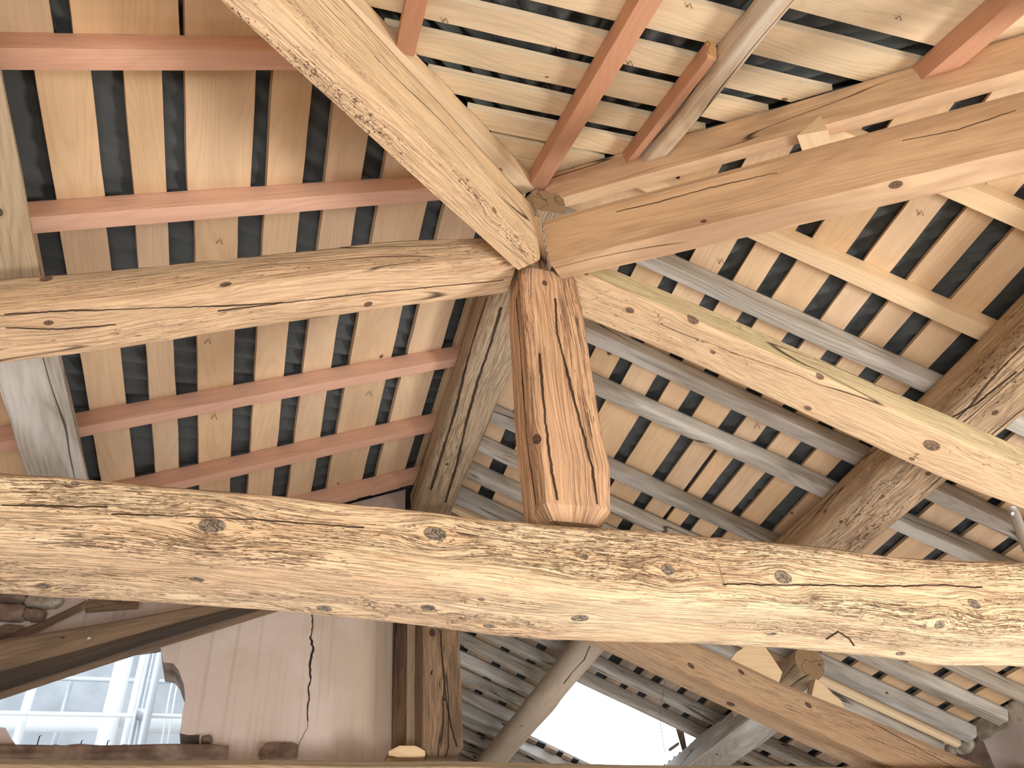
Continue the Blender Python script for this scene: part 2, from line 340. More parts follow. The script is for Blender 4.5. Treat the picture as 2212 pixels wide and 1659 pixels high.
_seed = [0]
def timber(name, st, mat, end=None, rad=0.2, res=0.03, nring=6, lump=0.0, ripple=0.0, knots=(), parent=None, chamf=(0, 0), split=None, gsc=1.0, cracks=(), edgef=None):
    """st: list of (P, A, B): axis point, half-width vector, half-height vector.  knots: (px, py, r)."""
    _seed[0] += 1; q = _seed[0]*0.773 % 19.0
    P = np.array([s[0] for s in st], float); A = np.array([s[1] for s in st], float); B = np.array([s[2] for s in st], float)
    seg = np.linalg.norm(np.diff(P, axis=0), axis=1); cum = np.concatenate([[0], np.cumsum(seg)]); Ltot = cum[-1]
    n = max(2, int(Ltot/res)+1); sv = np.linspace(0, Ltot, n)
    scale = np.ones(n)
    ext = []
    if chamf[0]: sv = np.concatenate([[0, chamf[0]], sv[sv > chamf[0]*1.2]]); 
    if chamf[1]: sv = np.concatenate([sv[sv < Ltot-chamf[1]*1.2], [Ltot-chamf[1], Ltot]])
    n = len(sv); scale = np.ones((n, 2))
    ip = lambda M: np.stack([np.interp(sv, cum, M[:, i]) for i in range(3)], 1)
    Pi, Ai, Bi = ip(P), ip(A), ip(B)
    wa, hb = np.linalg.norm(Ai, axis=1), np.linalg.norm(Bi, axis=1)
    if chamf[0]: scale[0] = (1-chamf[0]/wa[0]*0.9, 1-chamf[0]/hb[0]*0.9)
    if chamf[1]: scale[-1] = (1-chamf[1]/wa[-1]*0.9, 1-chamf[1]/hb[-1]*0.9)
    rp = ringpts(nring, rad); m = len(rp)
    V = Pi[:, None, :] + rp[None, :, 0:1]*Ai[:, None, :]*scale[:, None, 0:1] + rp[None, :, 1:2]*Bi[:, None, :]*scale[:, None, 1:2]
    w0, h0 = wa.mean(), hb.mean()
    loc = np.stack([rp[:, 0]*w0, rp[:, 1]*h0], 1)
    dd = np.linalg.norm(np.roll(loc, -1, 0)-loc, axis=1); cc = np.concatenate([[0], np.cumsum(dd)])[:-1]
    cs = np.broadcast_to(sv[:, None], (n, m)); ccb = np.broadcast_to(cc[None, :], (n, m))
    out = V - Pi[:, None, :]; out /= np.linalg.norm(out, axis=2, keepdims=True)+1e-9
    ang = np.arctan2(rp[:, 1], rp[:, 0])
    cx, cy = np.cos(ang)[None, :], np.sin(ang)[None, :]
    disp = np.zeros((n, m))
    if lump: disp += lump*(noise(cs*2.6+q, cx*1.2+7, cy*1.2+q) + 0.5*noise(cs*6+q, cx*2+3, cy*2))
    if ripple: disp += ripple*(noise(cs*7+q, ccb*60, q) + 0.7*noise(cs*16+q*2, ccb*120, q))
    if split:                                   # (ring angle in degrees, depth, wander)
        for sa, dep, wan in split:
            a0 = math.radians(sa) + wan*noise(sv*1.4+q, 3.0, q)
            da = (ang[None, :]-a0[:, None]+math.pi) % (2*math.pi)-math.pi
            disp -= dep*np.exp(-(da/0.05)**2)*np.clip(0.55+0.9*noise(sv*1.7, q, 1.0), 0, 1)[:, None]
    V = V + out*disp[:, :, None]
    gc = np.stack([cs*gsc+q*3.1, ccb*gsc+q*1.7, np.full((n, m), q)], 2)
    kv = np.zeros((n, m, 3))
    for (kx, ky, kr) in knots:
        d = ray(kx, ky); d = d/np.linalg.norm(d)
        rel = V-EYE; tt = rel@d; perp = np.linalg.norm(rel - tt[:, :, None]*d, axis=2)
        perp = perp + 10.0*((out@d) > 0.1)
        i, j = np.unravel_index(np.argmin(perp), perp.shape)
        hitp = EYE+d*tt[i, j]
        tang = (Pi[min(i+1, n-1)]-Pi[max(i-1, 0)]); tang /= np.linalg.norm(tang)
        k1 = cs[i, j]+(hitp-V[i, j])@tang
        across = V[i, (j+1) % m]-V[i, (j-1) % m]; across /= np.linalg.norm(across)+1e-9
        k2 = ccb[i, j]+(hitp-V[i, j])@across
        ds, dc = cs-k1, ccb-k2
        cand = (ds**2*0.3+dc**2)/kr**2
        cur = np.where(kv[:, :, 2] > 0, (kv[:, :, 0]**2*0.3+kv[:, :, 1]**2)/np.maximum(kv[:, :, 2], 1e-6)**2, 1e9)
        near = (cand < cur) & (cand < 28)
        kv[near] = np.stack([ds, dc, np.full_like(ds, kr)], 2)[near]
    def locate(kx, ky):
        d = ray(kx, ky); d = d/np.linalg.norm(d); rel = V-EYE; tt = rel@d
        perp = np.linalg.norm(rel - tt[:, :, None]*d, axis=2) + 10.0*((out@d) > 0.1)
        i, j = np.unravel_index(np.argmin(perp), perp.shape); hp = EYE+d*tt[i, j]
        tang = (Pi[min(i+1, n-1)]-Pi[max(i-1, 0)]); tang /= np.linalg.norm(tang)
        across = V[i, (j+1) % m]-V[i, (j-1) % m]; across /= np.linalg.norm(across)+1e-9
        return cs[i, j]+(hp-V[i, j])@tang, ccb[i, j]+(hp-V[i, j])@across
    ckv = np.ones((n, m, 3))
    for ci, poly in enumerate(cracks[:3]):
        sc_ = sorted(locate(*p) for p in poly); ss_ = [a for a, b in sc_]; c_ = [b for a, b in sc_]
        dk = ccb-np.interp(cs, ss_, c_); inside = (cs >= ss_[0]) & (cs <= ss_[-1])
        ckv[:, :, ci] = np.where(inside, dk, 1.0)
    Vf = V.reshape(-1, 3); F = []
    for i in range(n-1):
        for j in range(m):
            j2 = (j+1) % m; F.append((i*m+j, i*m+j2, (i+1)*m+j2, (i+1)*m+j))
    nf = len(F); fm = [0]*nf
    base = len(Vf)
    caps = []; gce = []
    for e, i in ((0, 0), (1, n-1)):
        ringv = V[i]; c = ringv.mean(0); k0 = base+len(caps)
        caps += list(ringv)+[c]; gce += [(x*w0, y*h0, q) for x, y in rp]+[(0, 0, q)]
        for j in range(m):
            j2 = (j+1) % m
            F.append((k0+j2, k0+j, k0+m) if e == 0 else (k0+j, k0+j2, k0+m)); fm.append(1)
    Vf = np.concatenate([Vf, np.array(caps)]); g = np.concatenate([gc.reshape(-1, 3), np.array(gce)])
    kvf = np.concatenate([kv.reshape(-1, 3), np.zeros((len(caps), 3))])
    # outward orientation check
    at = {'gc': g}
    if knots: at['kv'] = kvf
    at['ckv'] = np.concatenate([ckv.reshape(-1, 3), np.ones((len(caps), 3))])
    if edgef is not None:
        ev = np.array([edgef(x, y) for x, y in rp]); at['edge'] = np.concatenate([np.broadcast_to(ev[None, :], (n, m)).ravel(), np.zeros(len(caps))])
    o = mesh_obj(name, Vf, F, [mat, end or E_OLD], parent, at, fm, smooth=(rad > 0.3), origin=None if parent is None else P[0])
    nrm = np.cross(V[1, 0]-V[0, 0], V[0, 1]-V[0, 0])
    if nrm@out[0, 0] > 0: pass
    o.data.validate()
    import bmesh
    bm = bmesh.new(); bm.from_mesh(o.data); bmesh.ops.recalc_face_normals(bm, faces=bm.faces); bm.to_mesh(o.data); bm.free()
    if rad <= 0.3:
        o.data.polygons.foreach_set('use_smooth', [True]*len(o.data.polygons))
        try: o.data.set_sharp_from_angle(angle=R(38))
        except Exception: pass
    return o

def V3(*a): return np.array(a, float)

def ybeam(name, near, depth, up, low, mat, Xr, **kw):
    """beam lying in a plane of constant y, from its upper (near face) and lower (far face) edges"""
    U = np.array([atY(x, y, near) for x, y in up]); Lw = np.array([atY(x, y, near+depth) for x, y in low])
    xs = np.linspace(Xr[0], Xr[1], 26)
    def f(T, x):
        z = np.interp(x, T[:, 0], T[:, 2])
        s0 = (T[-1, 2]-T[0, 2])/(T[-1, 0]-T[0, 0])
        z = np.where(x < T[0, 0], T[0, 2]+(x-T[0, 0])*s0, z); return np.where(x > T[-1, 0], T[-1, 2]+(x-T[-1, 0])*s0, z)
    zt, zb = f(U, xs), f(Lw, xs)
    st = [(V3(x, near+depth/2, (a+b)/2), V3(0, depth/2, 0), V3(0, 0, (a-b)/2)) for x, a, b in zip(xs, zt, zb)]
    return timber(name, st, mat, **kw)

# ------------------------------------------------------------------ the first truss
tie_up = [(0, 1011), (120, 1017), (250, 1036), (400, 1042), (560, 1054), (700, 1068), (900, 1086), (1100, 1112), (1330, 1127), (1500, 1145), (1700, 1160), (1900, 1190), (2050, 1198), (2212, 1203)]
tie_low = [(0, 1296), (200, 1306), (400, 1318), (560, 1328), (640, 1341), (750, 1349), (860, 1356), (1000, 1374), (1120, 1391), (1250, 1394), (1400, 1399), (1600, 1404), (1750, 1414), (1900, 1431), (2000, 1446), (2212, 1449)]
tie_knots = [(458, 1137, .021), (940, 1152, .020), (425, 1251, .013), (925, 1312, .015), (1057, 1352, .011), (700, 1322, .014), (1040, 1294, .007),
             (1443, 1230, .015), (1692, 1247, .017), (1253, 1335, .015), (1668, 1370, .011), (2106, 1305, .013), (2031, 1350, .011), (1265, 1202, .006), (88, 1285, .011), (163, 1044, .006), (1950, 1421, .011)]
tie = ybeam('tie_beam', 1.50, 0.24, tie_up, tie_low, M_TIE, (-1.9, 3.35), rad=0.34, res=0.010, nring=24, lump=0.004, ripple=0.0018, knots=tie_knots, cracks=[[(0, 1091), (120, 1092), (235, 1094)], [(240, 1110), (330, 1114), (470, 1117), (640, 1130), (790, 1140)], [(1560, 1262), (1700, 1264), (1850, 1266), (2040, 1264), (2130, 1268)]])
tag(tie, 'massive worm-eaten pale tie beam crossing the whole view in front of the king post', 'beam')

nail = None
kp_prof = [  # z, x-left(near), x-right(near), y-far
    (2.615, 0.572, 0.752, 1.70), (2.66, 0.572, 0.753, 1.70), (2.77, 0.572, 0.772, 1.70), (2.90, 0.571, 0.766, 1.70), (3.12, 0.574, 0.764, 1.70), (3.35, 0.582, 0.770, 1.70), (3.46, 0.592, 0.766, 1.70), (3.50, 0.600, 0.752, 1.70)]
st = [(V3((a+b)/2, (1.55+y)/2, z), V3((b-a)/2, 0, 0), V3(0, (y-1.55)/2, 0)) for z, a, b, y in kp_prof]
kp = timber('king_post', st, M_KP, rad=0.22, res=0.010, nring=22, lump=0.005, ripple=0.002, chamf=(0.03, 0.02),
            knots=[(1160, 949, .012), (1122, 634, .008), (1176, 612, .010)], cracks=[[(1198, 640), (1203, 720), (1221, 790), (1240, 860), (1258, 930), (1276, 1000), (1290, 1090)], [(1117, 640), (1122, 740), (1130, 860), (1140, 960), (1158, 1100)], [(1164, 760), (1172, 850), (1188, 1000), (1204, 1088)]])
tag(kp, 'thick orange-brown king post with chamfered foot standing behind the big tie beam', 'post')
timber('tenon', [(V3(.655, 1.66, 3.40), V3(.055, 0, 0), V3(0, .05, 0)), (V3(.665, 1.68, 3.85), V3(.05, 0, 0), V3(0, .05, 0))], M_OAK, rad=0.15, parent=kp)

lb_up = [(0, 597), (115, 589), (250, 581), (620, 541), (860, 518), (1070, 511)]
lb_low = [(0, 789), (176, 768), (427, 730), (622, 697), (773, 676), (1089, 637)]
LB = ybeam('principal_rafter', 1.53, 0.16, lb_up, lb_low, M_OAK, (-2.9, 0.585), rad=0.18, res=0.014, nring=14, lump=0.004, ripple=0.0008,
           knots=[(487, 614, .012), (105, 698, .008), (100, 603, .011), (795, 656, .010)], end=E_OLD, edgef=lambda a, b: 1.0 if (a < -.9 and b > .35) or b > .95 else 0.0,
           cracks=[[(0, 682), (150, 672), (300, 668), (470, 660), (620, 652)], [(0, 708), (120, 712), (260, 700)], [(460, 674), (700, 646), (900, 622), (1090, 606)]])
tag(LB, 'old tan principal rafter with long cracks running left from the king post', 'beam')
rl_up = [(1301, 570), (1400, 611), (1640, 713), (1821, 796), (2010, 876), (2212, 966)]
rl_low = [(1255, 684), (1467, 774), (1700, 877), (1928, 984), (2054, 1041), (2212, 1100)]
RL = ybeam('principal_rafter', 1.55, 0.16, rl_up, rl_low, M_RL, (0.73, 3.55), rad=0.18, res=0.014, nring=14, lump=0.004, ripple=0.0008,
           knots=[(1360, 671, .011), (1496, 691, .014), (1540, 762, .007), (1772, 813, .010), (1745, 883, .010), (2012, 963, .021), (1970, 991, .008), (1264, 587, .010)], edgef=lambda a, b: 1.0 if (a < -.9 and b > -.75) or b > .95 else 0.0)
tag(RL, 'tan principal rafter with greenish upper edge running right from the king post', 'beam')

# hip braces: the two heavy diagonals that leave the king post towards the viewer
def diag(name, P0, dxy, lat, t, L, h, w, mat, **kw):
    d = V3(dxy[0], dxy[1], -t); st = []
    for i in range(15):
        s = L*i/14; a = P0+d*s
        c = a + V3(lat[0], lat[1], 0)*w/2 + V3(0, 0, h/2)
        st.append((c, V3(lat[0], lat[1], 0)*w/2, V3(0, 0, h/2)))
    return timber(name, st, mat, **kw)
q2 = math.sqrt(.5)
UL = diag('hip_beam', atY(1168, 560, 1.50), (-1, -1), (-q2, q2), 0.447, 1.75, 0.268, 0.082, M_UL, rad=0.16, res=0.012, nring=16, lump=0.0035, ripple=0.0008,
          knots=[(1067, 455, .011), (1010, 390, .006)], edgef=lambda a, b: 1.0 if b < -.9 else (0.45 if b < -.5 else 0.0), cracks=[[(826, 95), (834, 115), (838, 135)]])
tag(UL, 'wormy pale hip beam rising from the king post to the top left', 'beam')
RB = diag('hip_beam', atY(1187, 567, 1.50), (1, -1), (q2, q2), 0.435, 1.75, 0.20, 0.080, M_RB, rad=0.08, res=0.02, nring=10, lump=0.002, ripple=0.0003,
          knots=[(1935, 399, .013), (1520, 481, .008)], cracks=[[(1320, 440), (1420, 420), (1560, 395), (1680, 375)], [(1930, 310), (2060, 280), (2210, 235)]])
tag(RB, 'heavy hewn hip beam running from the king post to the right edge', 'beam')

# thin hip rafters just under the boards
def hiprafter(k1, k2, sx, s0, s1, w, h, mat):
    d = np.cross(NRM[k1], NRM[k2]); d = d/abs(d[0]); d = d*(sx*np.sign(d[0]))
    lat = np.cross(d, V3(0, 0, 1)); lat /= np.linalg.norm(lat); st = []
    for i in range(9):
        p = APEX + d*(s0+(s1-s0)*i/8) + V3(0, 0, -h/2-0.012)
        st.append((p, lat*w/2, V3(0, 0, h/2)))
    return timber('hip_rafter', st, mat, rad=0.06, nring=6, res=0.03, lump=0.0015, end=E_NEW)
hl = hiprafter('L', 'H', -1, 0.03, 2.2, 0.045, 0.075, M_PINE); tag(hl, 'narrow hip rafter edge showing along the top of the wormy left hip beam', 'rafter')
hr = hiprafter('R', 'H', 1, 0.04, 2.2, 0.045, 0.15, M_RB); tag(hr, 'slim brown hip rafter above and parallel to the heavy right hip beam', 'rafter')

# ridge
def ridge(y0, y1, z, r, label, mat, xs=(.745, .715), **kw):
    st = []
    for i in range(25):
        y = y0+(y1-y0)*i/24; k = r*float(np.interp(y, [1.6, 1.78], [.55, 1.0]))
        st.append((V3(np.interp(i, [0, 24], xs), y, z-(r-k)*.9), V3(k, 0, 0), V3(0, 0, k)))
    o = timber('ridge_beam', st, mat, rad=0.45, res=0.02, nring=10, lump=0.004, **kw); tag(o, label, 'beam'); return o
ridge(1.61, 3.62, 3.955, 0.100, 'cracked grey-tan ridge beam going back from behind the king post', M_HB, knots=[(990, 760, .006), (966, 1002, .008)], cracks=[[(1082, 660), (1060, 740), (1030, 830), (1008, 910), (988, 1000), (960, 1090)], [(1052, 640), (1020, 740), (985, 880), (930, 1060)]])
ridge(3.64, 7.2, 3.955, 0.09, 'ridge beam of the far bays, hidden behind the second king post', M_TAN)

# ------------------------------------------------------------------ the second truss
Y2 = 3.40
tie2 = ybeam('tie_beam', 3.28, 0.2, [(0, 1636), (850, 1640), (1500, 1648), (2212, 1658)], [(0, 1800), (2212, 1830)], M_TAN, (-2.2, 3.55), rad=0.2, res=0.03, nring=8, lump=0.004)
tag(tie2, 'second tie beam, only its top edge showing along the bottom of the view', 'beam')
st = [(V3(.722, 3.49, 2.655), V3(.086, 0, 0), V3(0, .09, 0)), (V3(.72, 3.49, 3.3), V3(.084, 0, 0), V3(0, .09, 0)), (V3(.72, 3.49, 3.70), V3(.08, 0, 0), V3(0, .09, 0))]
kp2 = timber('king_post', st, M_K2, rad=0.1, res=0.02, nring=16, lump=0.003, ripple=0.001, chamf=(0.03, 0), knots=[(934, 1366, .014), (960, 1511, .006)], cracks=[[(951, 1360), (955, 1420), (962, 1500), (972, 1560), (977, 1625)], [(934, 1440), (931, 1465)]])
tag(kp2, 'darker far king post with a long crack, below the big tie beam', 'post')
pa = timber('wooden_post', [(V3(.578, 3.62, 2.63), V3(.028, 0, 0), V3(0, .03, 0)), (V3(.568, 3.62, 3.7), V3(.028, 0, 0), V3(0, .03, 0))], M_BRN, rad=0.08, res=0.05)
tag(pa, 'thin dark brown upright against the plaster wall edge', 'post')
pb = timber('wooden_post', [(V3(.632, 3.615, 2.665), V3(.030, 0, 0), V3(0, .035, 0)), (V3(.632, 3.615, 3.7), V3(.032, 0, 0), V3(0, .035, 0))], M_TAN, rad=0.08, res=0.05)
tag(pb, 'thin lighter upright between the dark upright and the far king post', 'post')
bl = timber('wood_block', [(V3(.50, 3.44, 2.655), V3(0, .05, 0), V3(0, 0, .008)), (V3(.54, 3.44, 2.66), V3(0, .06, 0), V3(0, 0, .022)), (V3(.61, 3.44, 2.66), V3(0, .06, 0), V3(0, 0, .022)), (V3(.645, 3.44, 2.655), V3(0, .05, 0), V3(0, 0, .010))], M_PINE, rad=0.1, res=0.02)
tag(bl, 'small split wood block lying at the foot of the thin uprights', 'block')
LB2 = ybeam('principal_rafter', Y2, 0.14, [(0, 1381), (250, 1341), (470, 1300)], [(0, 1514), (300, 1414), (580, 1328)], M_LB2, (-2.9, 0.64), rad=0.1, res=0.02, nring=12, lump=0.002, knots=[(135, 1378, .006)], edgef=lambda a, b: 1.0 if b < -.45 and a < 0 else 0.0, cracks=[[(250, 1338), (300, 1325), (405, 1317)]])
tag(LB2, 'dark stained principal rafter sloping down above the gable opening', 'beam')
RL2 = ybeam('principal_rafter', Y2, 0.15, [(1515, 1393), (1680, 1470), (1900, 1558), (2126, 1656)], [(1309, 1409), (1573, 1533), (1654, 1571), (1849, 1662)], M_RL2, (0.80, 3.56), rad=0.15, res=0.02, nring=8,
            lump=0.003, knots=[(1493, 1436, .017), (1601, 1450, .012), (1748, 1522, .014), (1578, 1524, .016)])
tag(RL2, 'brown knotty principal rafter below the big tie beam at bottom right', 'beam')

# ------------------------------------------------------------------ purlins
def purlin(label, pts, w, h, off, k, mat, rad=0.2, lump=0.005, name='purlin', **kw):
    """pts: (x, y) of the middle of the underside; the body leans square to the slope"""
    n = NRM[k]; a = np.cross(n, V3(0, 1, 0)); a /= np.linalg.norm(a)
    st = []
    for x, y in pts:
        p = V3(x, y, pz(k, x, y, off)) + n*h/2
        st.append((p, a*w/2, n*h/2))
    o = timber(name, st, mat, rad=rad, lump=lump, **kw); tag(o, label, 'purlin' if name == 'purlin' else 'beam'); return o
purlin('weathered tan purlin with splintered end resting on the left principal rafter', [(-.735, 0.45), (-.735, 1.2), (-.74, 1.66)], .19, .24, .33, 'L', M_TAN, rad=.12, res=.02, nring=12, ripple=.001)
purlin('silvery grey purlin continuing below the left principal rafter', [(-.725, 1.72), (-.715, 2.3), (-.70, 3.08)], .165, .24, .325, 'L', M_GREY, rad=.14, res=.02, nring=12, ripple=.001)
purlin('rough wormy purlin lying on the right principal rafter', [(2.17, 0.9), (2.17, 1.6), (2.16, 2.4), (2.14, 3.1)], .20, .23, .30, 'R', M_PUR, rad=.35, res=.012, nring=16, lump=.008, ripple=.003, knots=[(2150, 893, .009), (2005, 1022, .010), (1907, 1072, .007), (1817, 1127, .008)], cracks=[[(2050, 905), (2110, 870), (2200, 800)]])
purlin('short log end showing its cut face on the brown far rafter', [(2.535, 3.42), (2.55, 3.8), (2.53, 4.1)], .15, .15, .27, 'R', M_TAN, rad=.8, res=.02, nring=8, name='log')
purlin('pale grey squared purlin going back from under the brown far rafter', [(2.53, 3.70), (2.53, 5.2), (2.53, 6.9)], .165, .15, .34, 'R', M_GREY, rad=.15, res=.02, nring=10, name='purlin', split=[(-110, .012, .1)])
purlin('smooth round pole leaning beside the bright roof hole', [(1.66, 3.62), (1.64, 5.0), (1.62, 6.9)], .165, .165, .33, 'R', M_POLE, rad=.9, res=.025, nring=8, name='pole', knots=[(1140, 1493, .006), (1128, 1567, .007)], cracks=[[(1275, 1392), (1262, 1425), (1240, 1448), (1215, 1480)]])

# ------------------------------------------------------------------ rafters
def rafter(k, ya, yb, x0, x1, w, h, mat, label, group, lump=0.0015, rad=0.1, end=E_OLD, **kw):
    """runs up the slope; ya, yb: near-side position (y for L/R, x for H) at both ends"""
    st = []; n = NRM[k]
    for i in range(9):
        t = i/8; a = ya+(yb-ya)*t+w/2; b = x0+(x1-x0)*t
        x, y = (b, a) if k != 'H' else (a, b)
        p = V3(x, y, pz(k, x, y, 0.0)) - n*(h/2+0.0005)
        st.append((p, V3(0, w/2, 0) if k != 'H' else V3(w/2, 0, 0), n*h/2))
    o = timber('rafter', st, mat, rad=rad, lump=lump, end=end, **kw); return tag(o, label, 'rafter', group)
GL = 'reddish rafters on the left slope'
order = ['topmost', 'second from the top, above the left principal rafter', 'hidden one behind the left principal rafter', 'first below the left principal rafter', 'second below the left principal rafter', 'lowest, next to the ridge foot']
for i, (ya, x0) in enumerate([(1.150, -2.9), (1.632, -2.9), (2.10, -2.9), (2.562, -2.9), (3.033, -2.9), (3.475, -2.9)]):
    xe = APEX[0]-(DT-ya)*TH/TL-0.02 if ya < DT else 0.70
    rafter('L', ya+.004, ya, x0, min(xe, .70), .056, .070, M_RED, 'reddish pine rafter across the left slope, '+order[i], GL, end=E_NEW)
GH = 'rafters of the hip end'
rafter('H', .142, .142, -1.9, 1.12, .055, .07, M_ORG, 'orange rafter stub at the top just right of the wormy hip beam', GH, end=E_NEW)
rafter('H', .722, .698, -1.9, 1.655, .058, .07, M_ORG, 'bright reddish-orange rafter of the hip end nearest the king post', GH, end=E_NEW)
rafter('H', 1.030, 1.006, -1.9, 1.42, .060, .085, M_WEA, 'weathered uneven rafter with whitish edge in the middle of the hip end', GH, lump=.005, rad=.35, nring=10)
rafter('H', .975, .968, .90, 1.44, .028, .06, M_ORG, 'thin brown lath against the left side of the weathered hip rafter', GH, end=E_NEW)
rafter('H', 1.555, 1.578, -1.9, .93, .062, .07, M_ORG, 'brown rafter of the hip end nearest the top right corner', GH, end=E_NEW)
GR = 'rafters on the right slope'
def rx0(y): return max(.84, APEX[0]+(DT-y)*TH/TR+.02) if y < DT else .83
RF = [(1.045, .060, M_PINE, 'pale pine rafter end at the far right, just under the heavy hip beam'),
      (1.446, .060, M_PINE, 'pale new pine rafter crossing the right slope below the hip beam'),
      (1.728, .062, M_GREY, 'silver-grey rafter with a big knot just above the right principal rafter'),
      (2.165, .075, M_GREY, 'dark grey cracked rafter just below the right principal rafter'),
      (2.440, .066, M_GREY, 'grey rafter, second below the right principal rafter'),
      (2.880, .066, M_GREY, 'grey rafter, third below the right principal rafter, whitish lower edge'),
      (3.125, .060, M_GREY, 'grey rafter, fourth below the right principal rafter, near the king post foot')]
for i, (y, w, m, lb) in enumerate(RF):
    far = 3.56 if y > 1.6 else 2.6
    ybb = y+(0.03 if i == 3 else 0)-(0.03 if i == 4 else 0)
    rafter('R', y, ybb, rx0(y), far, w, .068 if i != 2 else .075, m, lb, GR, lump=.003 if m is M_GREY else .001, rad=.3 if m is M_GREY else .08)
RF2 = [(3.345, .075, M_GREY), (3.575, .085, M_GREY), (3.70, .05, M_PINE), (3.835, .075, M_GREY), (4.02, .06, M_GREY), (4.29, .06, M_GREY), (4.56, .07, M_GREY), (4.80, .06, M_GREY)]
names2 = ['pale grey rafter just in front of the log end', 'broad whitish rafter passing behind the log end', 'thin new pine rafter beside the broad whitish one', 'pale rafter just beyond the log end, above the brown far rafter',
          'grey rafter, first beyond the brown far rafter', 'grey rafter, second beyond the brown far rafter', 'grey rafter along the near side of the bright roof hole', 'dark grey trimmer rafter at the near edge of the roof hole']
for (y, w, m), lb in zip(RF2, names2):
    rafter('R', y, y, .83, 3.56, w, .07, m, lb, GR, lump=.003, rad=.25)
for j, y in enumerate([5.02, 5.27, 5.50, 5.76, 5.98]):
    rafter('R', y, y, .83, 1.80, .06, .075, M_GREY, 'short grey rafter between far king post and round pole, %s from the tie beam' % ['first', 'second', 'third', 'fourth', 'fifth'][j], GR, lump=.003, rad=.25)
    rafter('R', y, y, 2.74, 3.56, .06, .075, M_GREY, 'short grey rafter right of the roof hole, %s from the brown far rafter' % ['first', 'second', 'third', 'fourth', 'fifth'][j], GR, lump=.003, rad=.25)
for j, y in enumerate([6.14, 6.40, 6.66, 6.92]):
    rafter('R', y, y, .83, 3.56, .06, .075, M_GREY, 'grey rafter beyond the bright roof hole, %s' % ['at its far edge', 'second past the edge', 'third past the edge', 'last before the far wall'][j], GR, lump=.003, rad=.25)

# ------------------------------------------------------------------ roof boards
TB = 0.022
def board(k, a0, a1, lo, hi, mat, label, group, name='roof_board'):
    """a0, a1 the two long edges (x on L/R, y on H); lo, hi = (end at edge a0, end at edge a1)"""
    _seed[0] += 1; q = _seed[0]*0.733 % 23.0; rnd = random.Random(_seed[0])
    n = NRM[k]; L = max(hi)-min(lo); m = max(3, int(L/0.06)); V = []; g = []
    for i in range(m+1):
        t = i/m
        for (ed, sgn) in ((0, -1), (1, 1)):
            a = (a0, a1)[ed]; b = lo[ed]+(hi[ed]-lo[ed])*t
            jit = float(noise(b*9+q, ed*5.0, q))*0.0016 + float(noise(b*2.2+q, ed*3.0, q))*0.0016
            aa = a+jit
            x, y = (aa, b) if k != 'H' else (b, aa)
            p = V3(x, y, pz(k, x, y))
            for top in (0, 1):
                V.append(p+n*TB*top); g.append((b+q*2.0, aa*1.07+q*1.3+top*0.3, q))
    F = []
    for i in range(m):
        o = i*4; w = o+4
        F += [(o, o+2, w+2, w), (o+1, w+1, w+3, o+3), (o, w, w+1, o+1), (o+2, o+3, w+3, w+2)]
    F += [(0, 1, 3, 2), (m*4, m*4+2, m*4+3, m*4+1)]
    ob = mesh_obj(name, V, F, [mat], None, {'gc': g}); return tag(ob, label, 'board', group)

def gaps2boards(gaps, lo, hi):
    e = [lo]+[v for g in gaps for v in g]+[hi]
    return [(e[i], e[i+1]) for i in range(0, len(e), 2) if e[i+1]-e[i] > .004]
ORD = ['first', 'second', 'third', 'fourth', 'fifth', 'sixth', 'seventh', 'eighth', 'ninth', 'tenth', 'eleventh', 'twelfth', 'thirteenth', 'fourteenth', 'fifteenth', 'sixteenth', 'seventeenth', 'eighteenth', 'nineteenth', 'twentieth', 'twenty-first', 'twenty-second', 'twenty-third', 'twenty-fourth']

gF = [(-2.63, -2.57), (-2.42, -2.36), (-2.2, -2.14), (-2.0, -1.94), (-1.78, -1.72), (-1.56, -1.50), (-1.33, -1.27), (-1.12, -1.06), (-.928, -.873), (-.765, -.712), (-.600, -.526), (-.443, -.370), (-.250, -.175), (-.070, .001), (.108, .181), (.350, .418), (.566, .627)]
gM = [(-1.56, -1.50), (-1.33, -1.27), (-1.12, -1.06), (-.945, -.885), (-.775, -.708), (-.593, -.524), (-.441, -.387), (-.219, -.175), (-.071, -.005), (.108, .176), (.36, .42)]
gN = [(-1.6, -1.54), (-1.3, -1.25), (-1.0, -.95), (-.84, -.80), (-.659, -.620), (-.398, -.386), (-.12, -.08), (.10, .15)]
def lboards(gaps, y0, y1, zone, lo=-2.95):
    bs = gaps2boards(gaps, lo, APEX[0]-.012)[::-1]
    for i, (a, b) in enumerate(bs):
        l0, l1 = max(y0, hipL(a)+.015), max(y0, hipL(b)+.015)
        if min(l0, l1) > y1-.05: continue
        board('L', a, b, (min(l0, y1), min(l1, y1-.001)), (y1, y1), M_BRD, 'left slope roof board, %s out from the ridge, %s' % (ORD[i], zone), 'boards of the left slope '+zone)
lboards(gF, 1.664, 3.66, 'beyond the second red rafter')
lboards(gM, 1.181, 1.662, 'between the two upper red rafters', -1.9)
lboards(gN, -1.2, 1.179, 'above the topmost red rafter', -1.9)

